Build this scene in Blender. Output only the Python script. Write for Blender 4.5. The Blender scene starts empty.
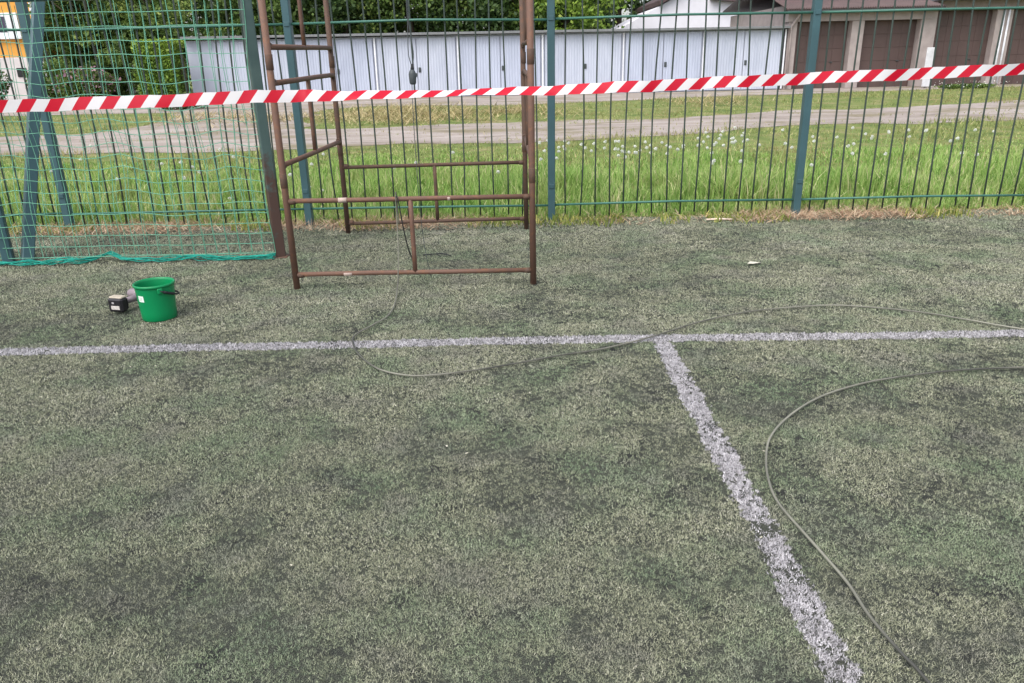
import bpy, math, random
import numpy as np
from mathutils import Vector, Matrix

random.seed(7)
RNG = np.random.default_rng(11)
S = bpy.context.scene
COL = S.collection
R = math.radians

# ------------------------------------------------------------------ materials
def lin(r, g, b):
    return tuple(((c/255)/12.92 if c/255 <= .04045 else ((c/255+.055)/1.055)**2.4) for c in (r, g, b)) + (1.,)

def newmat(name, rough=.6, spec=.3, metal=0.):
    m = bpy.data.materials.new(name); m.use_nodes = True
    nt = m.node_tree; b = nt.nodes['Principled BSDF']
    b.inputs['Roughness'].default_value = rough
    b.inputs['Specular IOR Level'].default_value = spec
    b.inputs['Metallic'].default_value = metal
    return m, nt, b

def noise(nt, scale, detail=4, rough=.55, coord='Object', vscale=None):
    tc = nt.nodes.new('ShaderNodeTexCoord')
    n = nt.nodes.new('ShaderNodeTexNoise')
    n.inputs['Scale'].default_value = scale; n.inputs['Detail'].default_value = detail; n.inputs['Roughness'].default_value = rough
    src = tc.outputs[coord]
    if coord == 'World':
        pass
    if vscale:
        mp = nt.nodes.new('ShaderNodeMapping'); mp.inputs['Scale'].default_value = vscale
        nt.links.new(src, mp.inputs['Vector']); src = mp.outputs[0]
    nt.links.new(src, n.inputs['Vector'])
    return n.outputs['Fac']

def wnoise(nt, scale, detail=4, rough=.55, vscale=None):
    g = nt.nodes.new('ShaderNodeNewGeometry')
    n = nt.nodes.new('ShaderNodeTexNoise')
    n.inputs['Scale'].default_value = scale; n.inputs['Detail'].default_value = detail; n.inputs['Roughness'].default_value = rough
    src = g.outputs['Position']
    if vscale:
        mp = nt.nodes.new('ShaderNodeMapping'); mp.inputs['Scale'].default_value = vscale
        nt.links.new(src, mp.inputs['Vector']); src = mp.outputs[0]
    nt.links.new(src, n.inputs['Vector'])
    return n.outputs['Fac']

def ramp(nt, fac, stops):
    r = nt.nodes.new('ShaderNodeValToRGB')
    e = r.color_ramp.elements
    while len(e) < len(stops): e.new(.5)
    for k, (p, c) in enumerate(stops):
        e[k].position = p; e[k].color = c if len(c) == 4 else (*c, 1)
    nt.links.new(fac, r.inputs['Fac'])
    return r.outputs['Color']

def mix(nt, fac, a, b, mode='MIX'):
    m = nt.nodes.new('ShaderNodeMix'); m.data_type = 'RGBA'; m.blend_type = mode
    for v, sock in ((fac, m.inputs[0]), (a, m.inputs[6]), (b, m.inputs[7])):
        if hasattr(v, 'is_linked'): nt.links.new(v, sock)
        elif isinstance(v, (int, float)): sock.default_value = v
        else: sock.default_value = v if len(v) == 4 else (*v, 1)
    return m.outputs[2]

def attr(nt, name):
    a = nt.nodes.new('ShaderNodeAttribute'); a.attribute_name = name
    return a.outputs['Fac']

def bump(nt, b, h, strength=.3, dist=.01):
    n = nt.nodes.new('ShaderNodeBump'); n.inputs['Strength'].default_value = strength; n.inputs['Distance'].default_value = dist
    nt.links.new(h, n.inputs['Height']); nt.links.new(n.outputs[0], b.inputs['Normal'])

def plain(name, c, rough=.6, spec=.3, var=.12, scale=6, metal=0., bmp=0):
    m, nt, b = newmat(name, rough, spec, metal)
    f = noise(nt, scale, 5)
    lo = tuple(x*(1-var) for x in c[:3]); hi = tuple(min(1, x*(1+var)) for x in c[:3])
    nt.links.new(ramp(nt, f, [(.3, lo), (.7, hi)]), b.inputs['Base Color'])
    if bmp: bump(nt, b, noise(nt, scale*8, 3), bmp)
    return m

def leafmat(name, stops, trans=.25, clump=None):
    """blade / leaf material: colour by the per-leaf attribute, drifted by a world-space noise"""
    m, nt, b = newmat(name, .55, .25)
    c = ramp(nt, attr(nt, 'rnd'), stops)
    if clump:
        sc, tint, lo, hi = clump
        f = ramp(nt, wnoise(nt, sc, 3), [(lo, (0, 0, 0)), (hi, (1, 1, 1))])
        c = mix(nt, f, c, tint)
    nt.links.new(c, b.inputs['Base Color'])
    if trans:
        t = nt.nodes.new('ShaderNodeBsdfTranslucent'); nt.links.new(c, t.inputs['Color'])
        ms = nt.nodes.new('ShaderNodeMixShader'); ms.inputs[0].default_value = trans
        out = nt.nodes['Material Output']
        nt.links.new(b.outputs[0], ms.inputs[1]); nt.links.new(t.outputs[0], ms.inputs[2]); nt.links.new(ms.outputs[0], out.inputs['Surface'])
    return m

# ------------------------------------------------------------------ mesh helpers
class MB:
    """collects shapes and links them as one mesh"""
    def __init__(s): s.v = []; s.f = []; s.sm = []
    def add(s, vs, fs, smooth=False):
        o = len(s.v); s.v += [tuple(v) for v in vs]
        for f in fs: s.f.append(tuple(i+o for i in f)); s.sm.append(smooth)
    def box(s, c, d, rot=None, bev=0):
        x, y, z = (k/2 for k in d)
        if bev <= 0:
            vs = [(i*x, j*y, k*z) for i in (-1, 1) for j in (-1, 1) for k in (-1, 1)]
            fs = [(0,1,3,2), (4,6,7,5), (0,4,5,1), (2,3,7,6), (0,2,6,4), (1,5,7,3)]
        else:
            bv = min(bev, x*.9, y*.9, z*.9)
            vs = []; idx = {}
            for i in (-1, 1):
                for j in (-1, 1):
                    for k in (-1, 1):
                        for a, p in enumerate(((i*x, j*(y-bv), k*(z-bv)), (i*(x-bv), j*y, k*(z-bv)), (i*(x-bv), j*(y-bv), k*z))):
                            idx[i, j, k, a] = len(vs); vs.append(p)
            fs = []
            for i in (-1, 1):
                q = [idx[i, -1, -1, 0], idx[i, 1, -1, 0], idx[i, 1, 1, 0], idx[i, -1, 1, 0]]; fs.append(q if i > 0 else q[::-1])
                q = [idx[-1, i, -1, 1], idx[-1, i, 1, 1], idx[1, i, 1, 1], idx[1, i, -1, 1]]; fs.append(q if i > 0 else q[::-1])
                q = [idx[-1, -1, i, 2], idx[1, -1, i, 2], idx[1, 1, i, 2], idx[-1, 1, i, 2]]; fs.append(q if i > 0 else q[::-1])
            for j in (-1, 1):
                for k in (-1, 1):
                    q = [idx[-1, j, k, 1], idx[1, j, k, 1], idx[1, j, k, 2], idx[-1, j, k, 2]]; fs.append(q if j*k > 0 else q[::-1])
                    q = [idx[j, -1, k, 0], idx[j, 1, k, 0], idx[j, 1, k, 2], idx[j, -1, k, 2]]; fs.append(q[::-1] if j*k > 0 else q)
                    q = [idx[j, k, -1, 0], idx[j, k, 1, 0], idx[j, k, 1, 1], idx[j, k, -1, 1]]; fs.append(q if j*k > 0 else q[::-1])
            for i in (-1, 1):
                for j in (-1, 1):
                    for k in (-1, 1):
                        q = [idx[i, j, k, 0], idx[i, j, k, 1], idx[i, j, k, 2]]; fs.append(q if i*j*k > 0 else q[::-1])
        M = rot if rot is not None else Matrix.Identity(3)
        c = Vector(c)
        s.add([c + M @ Vector(v) for v in vs], fs)
    def tube(s, pts, r, n=10, caps=True):
        pts = [Vector(p) for p in pts]
        rs = r if isinstance(r, (list, tuple)) else [r]*len(pts)
        vs = []; up = None
        for i, p in enumerate(pts):
            a = pts[max(i-1, 0)]; b = pts[min(i+1, len(pts)-1)]
            t = (b-a).normalized()
            if up is None:
                up = Vector((0, 0, 1)) if abs(t.z) < .9 else Vector((0, 1, 0))
            u = (up - t*up.dot(t)).normalized(); up = u
            w = t.cross(u)
            for k in range(n):
                an = 2*math.pi*k/n
                vs.append(p + (u*math.cos(an)+w*math.sin(an))*rs[i])
        fs = []
        for i in range(len(pts)-1):
            for k in range(n):
                k2 = (k+1) % n
                fs.append((i*n+k, i*n+k2, (i+1)*n+k2, (i+1)*n+k))
        s.add(vs, fs, True)
        if caps:
            o = len(s.v)-len(vs)
            s.f.append(tuple(range(o+n-1, o-1, -1))); s.sm.append(False)
            e = o+(len(pts)-1)*n
            s.f.append(tuple(range(e, e+n))); s.sm.append(False)
    def lathe(s, prof, c=(0, 0, 0), n=40, closed=False):
        vs = []; fs = []
        for r, z in prof:
            for k in range(n):
                a = 2*math.pi*k/n; vs.append((c[0]+r*math.cos(a), c[1]+r*math.sin(a), c[2]+z))
        for i in range(len(prof)-1):
            for k in range(n):
                k2 = (k+1) % n; fs.append((i*n+k, i*n+k2, (i+1)*n+k2, (i+1)*n+k))
        s.add(vs, fs, True)
    def quad(s, a, b, c, d): s.add([a, b, c, d], [(0, 1, 2, 3)])
    def build(s, name, mat, parent=None):
        me = bpy.data.meshes.new(name); me.from_pydata(s.v, [], s.f); me.update()
        me.polygons.foreach_set('use_smooth', s.sm)
        me.materials.append(mat)
        o = bpy.data.objects.new(name, me); COL.objects.link(o)
        if parent is not None: o.parent = parent
        return o

def npmesh(name, V, F3=None, F4=None, rnd=None, mat=None, parent=None, smooth=False):
    me = bpy.data.meshes.new(name)
    V = np.asarray(V, np.float32)
    loops = []; starts = []; n = 0
    if F4 is not None and len(F4):
        loops.append(F4.ravel()); starts.append(np.arange(len(F4))*4); n = F4.size
    if F3 is not None and len(F3):
        loops.append(F3.ravel()); starts.append(n+np.arange(len(F3))*3)
    L = np.concatenate(loops).astype(np.int32); St = np.concatenate(starts).astype(np.int32)
    me.vertices.add(len(V)); me.vertices.foreach_set('co', V.ravel())
    me.loops.add(len(L)); me.loops.foreach_set('vertex_index', L)
    me.polygons.add(len(St)); me.polygons.foreach_set('loop_start', St)
    if smooth: me.polygons.foreach_set('use_smooth', np.ones(len(St), bool))
    me.update(calc_edges=True)
    if rnd is not None:
        a = me.attributes.new('rnd', 'FLOAT', 'POINT'); a.data.foreach_set('value', np.asarray(rnd, np.float32))
    if mat: me.materials.append(mat)
    o = bpy.data.objects.new(name, me); COL.objects.link(o)
    if parent is not None: o.parent = parent
    return o

def thing(name, label, cat, loc=(0, 0, 0), rz=0, group=None):
    o = bpy.data.objects.new(name, None); COL.objects.link(o)
    o.location = loc; o.rotation_euler = (0, 0, rz); o.empty_display_size = .1
    return tag(o, label, cat, group)

def tag(o, label, cat, group=None, kind=None):
    o['label'] = label; o['category'] = cat
    if group: o['group'] = group
    if kind: o['kind'] = kind
    return o

def struct(o): o['kind'] = 'structure'; return o
def stuff(o, label, cat): return tag(o, label, cat, kind='stuff')

# 2-D value noise for scattering
_tab = RNG.random((256, 256))
def vnoise(x, y, sc, oct=3):
    out = np.zeros_like(x); amp = 1; tot = 0
    for o in range(oct):
        X = x*sc*2**o+17.3*o; Y = y*sc*2**o+41.7*o
        xi = np.floor(X).astype(int); yi = np.floor(Y).astype(int); fx = X-xi; fy = Y-yi
        fx = fx*fx*(3-2*fx); fy = fy*fy*(3-2*fy)
        g = lambda a, b: _tab[a % 256, b % 256]
        out += amp*((g(xi, yi)*(1-fx)+g(xi+1, yi)*fx)*(1-fy)+(g(xi, yi+1)*(1-fx)+g(xi+1, yi+1)*fx)*fy)
        tot += amp; amp *= .5
    return out/tot

def tz(y): return .3*np.clip((np.asarray(y, float)-9)/22, 0, 1)

def blades(name, x, y, z, h, w, lean, rnd, mat, seg=1, parent=None, flat=None):
    """grass blades / turf fibres: each one a bent tapering strip; rnd colours it, tips a little lighter"""
    n = len(x)
    yaw = RNG.random(n)*2*np.pi; dirn = RNG.random(n)*2*np.pi
    bx, by = np.cos(yaw)*w/2, np.sin(yaw)*w/2
    lx, ly = np.cos(dirn)*lean*h, np.sin(dirn)*lean*h
    P = np.stack([x, y, z], 1); B = np.stack([bx, by, np.zeros(n)], 1)
    top = np.stack([lx, ly, h*np.sqrt(np.clip(1-np.minimum(lean, .98)**2, .02, 1))], 1)
    if seg == 1:
        V = np.stack([P-B, P+B, P+top], 1).reshape(-1, 3)
        i = np.arange(n)[:, None]*3
        return npmesh(name, V, F3=i+np.array([0, 1, 2]), rnd=np.repeat(rnd, 3), mat=mat, parent=parent)
    mid = top*.55; mid[:, :2] *= .55
    V = np.stack([P-B, P+B, P+mid-B*.8, P+mid+B*.8, P+top], 1).reshape(-1, 3)
    i = np.arange(n)[:, None]*5
    return npmesh(name, V, F3=i+np.array([2, 3, 4]), F4=i+np.array([0, 1, 3, 2]), rnd=np.repeat(rnd, 5), mat=mat, parent=parent)

def leaves(name, P, size, rnd, mat, parent=None, upbias=.5):
    n = len(P)
    N = RNG.normal(size=(n, 3)); N[:, 2] += upbias*np.sign(RNG.random(n)-.1); N /= np.linalg.norm(N, axis=1)[:, None]
    A = np.cross(N, RNG.normal(size=(n, 3))); A /= np.linalg.norm(A, axis=1)[:, None]
    Bv = np.cross(N, A)
    s = (size*(.6+.8*RNG.random(n)))[:, None] if np.isscalar(size) else size[:, None]
    V = np.stack([P-A*s*.5, P+Bv*s*.32, P+A*s*.5, P-Bv*s*.32], 1).reshape(-1, 3)
    return npmesh(name, V, F4=np.arange(n)[:, None]*4+np.arange(4), rnd=np.repeat(rnd, 4), mat=mat, parent=parent)

# ------------------------------------------------------------------ camera, light
cam = bpy.data.cameras.new('camera'); co = bpy.data.objects.new('camera', cam); COL.objects.link(co)
cam.sensor_width = 36; cam.lens = 767.5/1024*36; cam.clip_start = .05; cam.clip_end = 1000
th, ph = .35048, .02219
F = Vector((0, math.cos(th), -math.sin(th))); R0 = Vector((1, 0, 0)); U0 = Vector((0, math.sin(th), math.cos(th)))
rr = R0*math.cos(ph)-U0*math.sin(ph); uu = U0*math.cos(ph)+R0*math.sin(ph)
M = Matrix((rr, uu, -F)).transposed().to_4x4(); M.translation = Vector((0, 0, 1.55))
co.matrix_world = M
S.camera = co

SUN_EL, SUN_AZ = R(56), R(215)          # azimuth clockwise from +Y
w = bpy.data.worlds.new('World'); S.world = w; w.use_nodes = True
nt = w.node_tree; bg = nt.nodes['Background']
sk = nt.nodes.new('ShaderNodeTexSky'); sk.sky_type = 'NISHITA'; sk.sun_disc = False
sk.sun_elevation = SUN_EL; sk.sun_rotation = SUN_AZ; sk.air_density = 1.; sk.dust_density = 3.; sk.ozone_density = 1.
hs = nt.nodes.new('ShaderNodeHueSaturation'); hs.inputs['Saturation'].default_value = .45
nt.links.new(sk.outputs[0], hs.inputs['Color']); nt.links.new(hs.outputs[0], bg.inputs['Color'])
bg.inputs['Strength'].default_value = .15
sl = bpy.data.lights.new('sun', 'SUN'); so = bpy.data.objects.new('sun', sl); COL.objects.link(so)
sl.energy = 1.15; sl.angle = R(55); sl.color = (1, .96, .91)
d = Vector((math.sin(SUN_AZ)*math.cos(SUN_EL), math.cos(SUN_AZ)*math.cos(SUN_EL), math.sin(SUN_EL)))
so.rotation_euler = d.to_track_quat('Z', 'Y').to_euler(); so.location = (0, 0, 20)
S.view_settings.view_transform = 'Standard'; S.view_settings.look = 'None'
S.view_settings.gamma = 1; S.view_settings.exposure = .88

# ------------------------------------------------------------------ shared metals
def painted(name, base, chip, lo=.62, hi=.7, scale=14, rough=.45):
    m, nt, b = newmat(name, rough, .4)
    f = ramp(nt, noise(nt, scale, 8, .7), [(lo, (0, 0, 0)), (hi, (1, 1, 1))])
    c = ramp(nt, noise(nt, 3, 4), [(.3, tuple(x*.85 for x in base[:3])), (.7, tuple(x*1.12 for x in base[:3]))])
    nt.links.new(mix(nt, f, c, chip), b.inputs['Base Color'])
    bump(nt, b, noise(nt, 90, 3), .12, .004)
    return m
TEAL = lin(62, 92, 98)
m_post = painted('teal_paint', TEAL, lin(52, 80, 88), .6, .75)
m_rail = painted('rail_green', lin(66, 112, 98), lin(58, 92, 84))
m_rod = painted('rod_green', lin(60, 72, 66), lin(62, 58, 50), .6, .72, 6)
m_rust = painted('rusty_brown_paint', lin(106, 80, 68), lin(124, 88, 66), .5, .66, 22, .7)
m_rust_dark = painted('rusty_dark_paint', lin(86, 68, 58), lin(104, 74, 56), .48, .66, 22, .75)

# ------------------------------------------------------------------ setting: ground, turf, path
m_soil, nt, b = newmat('meadow_soil', .95, .1)
c = ramp(nt, wnoise(nt, 1.6, 6, .6), [(.3, lin(86, 104, 58)), (.5, lin(112, 124, 72)), (.72, lin(142, 132, 98))])
nt.links.new(c, b.inputs['Base Color']); bump(nt, b, wnoise(nt, 25, 5), .6, .03)
rows = [-60, 7.86, 9, 12, 16, 20, 24, 31, 60, 400]
g = MB()
for a, bb in zip(rows[:-1], rows[1:]):
    g.quad((-400, a, tz(a)-.004), (400, a, tz(a)-.004), (400, bb, tz(bb)-.004), (-400, bb, tz(bb)-.004))
struct(g.build('ground', m_soil))

m_turf, nt, b = newmat('turf_backing', .95, .1)
c1 = ramp(nt, wnoise(nt, 330, 3, .75), [(.36, lin(36, 38, 38)), (.5, lin(62, 65, 58)), (.62, lin(108, 111, 98)), (.74, lin(150, 150, 134))])
c2 = ramp(nt, wnoise(nt, 330, 3, .75), [(.38, lin(30, 31, 33)), (.58, lin(52, 53, 53)), (.76, lin(100, 100, 94))])
f = ramp(nt, wnoise(nt, 5, 7, .68), [(.50, (0, 0, 0)), (.68, (1, 1, 1))])
nt.links.new(mix(nt, f, c1, c2), b.inputs['Base Color']); bump(nt, b, wnoise(nt, 160, 4), .8, .012)
t = MB()
nx, ny = 60, 40
xs = np.linspace(-14, 14, nx+1); ys = np.linspace(-8, 7.86, ny+1)
vs = [(x, y+(.06*math.sin(x*1.7)+.03*math.sin(x*5.1) if j == ny else 0), 0.0) for j, y in enumerate(ys) for x in xs]
t.add(vs, [(j*(nx+1)+i, j*(nx+1)+i+1, (j+1)*(nx+1)+i+1, (j+1)*(nx+1)+i) for j in range(ny) for i in range(nx)])
struct(t.build('sports_field', m_turf))

m_gravel, nt, b = newmat('gravel_track', .95, .1)
c = ramp(nt, wnoise(nt, .8, 7, .65, (.35, 1.6, 1)), [(.3, lin(132, 122, 114)), (.5, lin(164, 154, 148)), (.7, lin(188, 179, 174))])
c = mix(nt, ramp(nt, wnoise(nt, 30, 3, .7), [(.35, (0, 0, 0)), (.7, (1, 1, 1))]), c, lin(148, 138, 130))
c = mix(nt, ramp(nt, wnoise(nt, .9, 6, .7, (.45, 1, 1)), [(.50, (0, 0, 0)), (.62, (.8, .8, .8))]), c, lin(126, 118, 92))
c = mix(nt, ramp(nt, wnoise(nt, 2.6, 5, .7, (.4, 1, 1)), [(.55, (0, 0, 0)), (.66, (.7, .7, .7))]), c, lin(118, 108, 98))
nt.links.new(c, b.inputs['Base Color']); bump(nt, b, wnoise(nt, 40, 4), .5, .02)
def strip(name, bot, top, mat, ragged=.12, n=420):
    """a ground sheet between two edge lines that follows the slope"""
    bx, by = zip(*bot); tx, ty = zip(*top)
    X = np.linspace(-45, 45, n)
    b0 = np.interp(X, bx, by)+ragged*2*(vnoise(X, X*0, .55, 5)-.5)
    t0 = np.interp(X, tx, ty)+ragged*2*(vnoise(X, X*0+9, .55, 5)-.5)
    k = 7; V = []; Fq = []
    for j in range(k):
        Y = b0+(t0-b0)*j/(k-1); V.append(np.stack([X, Y, tz(Y)+.003], 1))
    V = np.concatenate(V)
    for j in range(k-1):
        i = np.arange(n-1); Fq.append(np.stack([j*n+i, j*n+i+1, (j+1)*n+i+1, (j+1)*n+i], 1))
    return struct(npmesh(name, V, F4=np.concatenate(Fq), mat=mat))
PB = [(-45, 14.3), (-9.4, 14.6), (-3.9, 14.85), (-2, 15.0), (1.84, 15.7), (6.28, 17.0), (11.4, 17.6), (20, 18.4), (45, 20)]
PT = [(-45, 19), (-12, 18.9), (-4.9, 18.85), (-2.5, 18.85), (2.25, 19.3), (7.8, 21.0), (14.6, 22.5), (22, 23.4), (45, 25)]
strip('gravel_path', PB, PT, m_gravel, .8)
FB = [(-45, 25.4), (-9.8, 25.6), (-4.2, 26.4), (0, 25.6), (6.6, 27.4), (13.4, 28.6), (19.5, 29.4), (45, 29.6)]
strip('forecourt', FB, [(-45, 36), (45, 36)], m_gravel, .3)

# worn gravel crossing between the path and the forecourt
n_ = 26
yy = np.linspace(18.3, 26.6, n_); xl = -9.6+.5*np.sin(yy*.7)+1.6*(vnoise(yy, yy*0+3, .6)-.5)-(np.abs(yy-22.5)/4)**2*.9; xr = -5.6+.4*np.sin(yy*.9+1)+1.6*(vnoise(yy, yy*0+7, .6)-.5)+(np.abs(yy-22.5)/4)**2*1.2
V = np.concatenate([np.stack([xl+(xr-xl)*j/4, yy, tz(yy)+.006], 1) for j in range(5)]); i_ = np.arange(n_-1)
struct(npmesh('gravel_crossing', V, F4=np.concatenate([np.stack([j*n_+i_, (j+1)*n_+i_, (j+1)*n_+i_+1, j*n_+i_+1], 1) for j in range(4)]), mat=m_gravel))

# -------- artificial turf fibres
# the painted lines: goal line across (y about 4.26) and one running towards the camera (x about .87)
def line_across(x): return 4.247-.022*np.maximum(x, 0)+.006*np.sin(x*2.1)
def line_along(y): return .857+.012*(y-1.6)/2.6
W1, W2 = .118, .098
def mask_lines(x, y):
    e = .022*(vnoise(x, y, 60, 2)-.5)*2+.010*(vnoise(x+3, y, 5, 2)-.5)*2
    a = np.abs(y-line_across(x)) < W1/2+e
    bmask = (np.abs(x-line_along(y)) < W2/2+e) & (y < 4.25)
    return a, bmask

def scatter(n, x0, x1, y0, y1): return x0+(x1-x0)*RNG.random(n), y0+(y1-y0)*RNG.random(n)
X, Y, HH, WW = [], [], [], []
for (y0, y1, half0, dens, hh, ww) in ((1.2, 2.2, 2.3, 120000, .0105, .0021), (2.2, 3.2, 2.9, 80000, .0115, .0026), (3.2, 4.6, 3.9, 50000, .0120, .0032),
                                (4.6, 6.3, 5.1, 30000, .0125, .0040), (6.3, 7.9, 6.6, 19000, .0130, .0050)):
    n = int(dens*(y1-y0)*2*half0)
    x, y = scatter(n, -half0, half0, y0, y1)
    X.append(x); Y.append(y); HH.append(np.full(n, hh)); WW.append(np.full(n, ww))
X = np.concatenate(X); Y = np.concatenate(Y); HH = np.concatenate(HH); WW = np.concatenate(WW)
big = vnoise(X, Y, .8, 6); fine = vnoise(X*.8+50, Y+20, 6.5, 5)
patch = np.clip((.55*vnoise(X*.8+5, Y+90, 1.5, 5)+.45*fine-.50)/.05, 0, 1)
speck = vnoise(X+9, Y+70, np.where(Y < 3.2, 78., 54.), 2)
wear = patch
pit = np.clip((speck-(.665-.135*patch+.05*np.clip((Y-4)/1.5, 0, 1)))/.05, 0, 1)
keep = RNG.random(len(X)) > .93*pit
a, bm = mask_lines(X, Y)
keep &= ~(a | bm)
X, Y, HH, WW, wear, big = (q[keep] for q in (X, Y, HH, WW, wear, big))
rnd = np.clip(.5+0.08+.15*np.clip((Y-3.2)/2.5, 0, 1)+(.19-.06*np.clip((Y-4)/2, 0, 1))*RNG.normal(size=len(X))-.20*wear-.4*(vnoise(X+31, Y+3, 60, 2)-.5)-.35*(big-.5)+.18*(vnoise(X, Y, .7, 3)-.5), 0, 1)  # far fibres lightened with distance: grazing-view brightening put into their colour
m_fibre, nt, b = newmat('turf_fibre', .7, .2)
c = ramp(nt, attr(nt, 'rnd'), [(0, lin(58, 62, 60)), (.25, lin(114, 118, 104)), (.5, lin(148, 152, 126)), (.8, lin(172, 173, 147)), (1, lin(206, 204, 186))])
g1 = ramp(nt, wnoise(nt, 2.1, 5, .6), [(.46, (0, 0, 0)), (.62, (1, 1, 1))])
c = mix(nt, g1, c, mix(nt, .42, c, lin(108, 140, 104)))
g2 = ramp(nt, wnoise(nt, 3.3, 5, .65, (1, 1, 7)), [(.50, (0, 0, 0)), (.64, (1, 1, 1))])
c = mix(nt, g2, c, mix(nt, .45, c, lin(138, 134, 130)))
nt.links.new(c, b.inputs['Base Color'])
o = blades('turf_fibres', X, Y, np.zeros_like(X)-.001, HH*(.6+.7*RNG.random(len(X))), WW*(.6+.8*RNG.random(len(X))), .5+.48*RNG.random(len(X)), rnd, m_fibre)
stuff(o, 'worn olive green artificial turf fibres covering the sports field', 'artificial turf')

m_white, nt, b = newmat('white_fibre', .7, .2)
nt.links.new(ramp(nt, attr(nt, 'rnd'), [(0, lin(92, 91, 92)), (.3, lin(158, 156, 158)), (.65, lin(190, 187, 191)), (1, lin(224, 221, 225))]), b.inputs['Base Color'])
def line_obj(x, y, hh, ww, gap):
    wv = .45*vnoise(x, y, 9, 3)+.55*vnoise(x, y+5, 62, 2)
    k = RNG.random(len(x)) > np.clip((wv-gap)/.10, 0, .85)
    x, y, hh, ww = x[k], y[k], hh[k], ww[k]
    return blades('line_marking', x, y, np.zeros_like(x), hh*(.7+.6*RNG.random(len(x))), ww*(.7+.7*RNG.random(len(x))), .4+.55*RNG.random(len(x)), np.clip(.55+.25*RNG.normal(size=len(x))-.5*(vnoise(x, y, 40, 2)-.5), 0, 1), m_white)
x, y = scatter(190000, -6, 6, 4.1, 4.4); a, bm = mask_lines(x, y); x, y = x[a], y[a]
struct(line_obj(x, y, np.full(len(x), .0110), np.full(len(x), .0042), .66))
x, y = scatter(150000, .7, 1.05, 1.0, 4.25); a, bm = mask_lines(x, y); k = bm & ~a
# a scuffed gap where the line has worn through
k &= ~((np.hypot((x-line_along(y)+.035)/.085, (y-2.275)/.05) < .8+.5*vnoise(x, y, 40, 2)) & (RNG.random(len(x)) < .88))
x, y = x[k], y[k]
struct(line_obj(x, y, np.full(len(x), .0100), np.where(y < 2.4, .0028, .0036), .50))

# tiny pale scraps on the turf
n = 330
x, y = scatter(n, -5.5, 5.5, 1.4, 7.6)
P = np.stack([x, y, np.full(n, .014)], 1)
m_scrap = plain('pale_scrap', lin(190, 186, 168), .8, .2)
V = []
for p in P:
    s = .0025+.0055*random.random()**2; a = random.random()*6.28; q = s*(.4+.3*random.random())
    ca, sa = math.cos(a), math.sin(a)
    for u_, v_ in ((-s, -q), (s, -q*.6), (s*.8, q), (-s*.9, q*.7)):
        V.append((p[0]+u_*ca-v_*sa, p[1]+u_*sa+v_*ca, p[2]+.002*random.random()))
stuff(npmesh('petal_litter', np.array(V), F4=np.arange(n)[:, None]*4+np.arange(4), mat=m_scrap), 'tiny pale petals and scraps strewn over the worn turf', 'litter')

# ------------------------------------------------------------------ meadow beyond the fence
GR = [(0, lin(76, 104, 48)), (.3, lin(120, 156, 76)), (.6, lin(156, 190, 102)), (.82, lin(190, 204, 132)), (1, lin(216, 210, 164))]
m_tall = leafmat('tall_grass_blade', GR, .35, (.9, lin(160, 166, 104), .54, .76))
n = 175000
y = 7.98+6.4*RNG.random(n)**1.4; x = (RNG.random(n)*2-1)*(1.6+y*.86)
clump = vnoise(x, y, 1.9, 4); dens = vnoise(x+33, y, .8, 3)
h = np.clip(.02+.70*(clump-.25), .04, .36)*(.45+.75*RNG.random(n))
h *= np.clip((y-7.85)/.5, .35, 1)*np.clip((14.2-y)/4.6, .14, 1)
h *= np.where(x > 3.4, .85, 1)
k = RNG.random(n) < np.clip(.4+1.6*(dens-.3), .2, 1)
x, y, h = x[k], y[k], h[k]
tuft = [(2.55, 8.5, .22, .50, 700), (2.2, 8.7, .2, .40, 400), (-3.6, 9.3, .25, .36, 500), (-2.4, 8.6, .2, .30, 350), (-.3, 9.0, .2, .34, 400), (1.1, 8.4, .18, .30, 300), (4.2, 9.2, .25, .34, 400), (-5.0, 8.5, .25, .34, 400), (3.4, 8.4, .15, .26, 250), (.75, 9.6, .2, .36, 350), (-1.2, 8.4, .2, .28, 300), (5.2, 8.6, .2, .28, 300)]
for ax, ay, sd, hh, q in tuft:
    x = np.concatenate([x, ax+sd*RNG.normal(size=q)]); y = np.concatenate([y, np.maximum(7.95, ay+.6*sd*RNG.normal(size=q))]); h = np.concatenate([h, hh*(.35+.75*RNG.random(q))])
rnd = np.clip(.56+.22*RNG.normal(size=len(x))+.5*(vnoise(x, y, 1.4, 4)-.5)+.35*(RNG.random(len(x)) < .04)+.1*(h/.3-.5), 0, 1)
stuff(blades('tall_grass', x, y, tz(y)-.01, h, .010+.007*RNG.random(len(x)), np.clip(.12+.7*RNG.random(len(x))**1.4, 0, .92), rnd, m_tall, 2),
      'tall bright green meadow grass growing behind the fence', 'grass')

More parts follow.
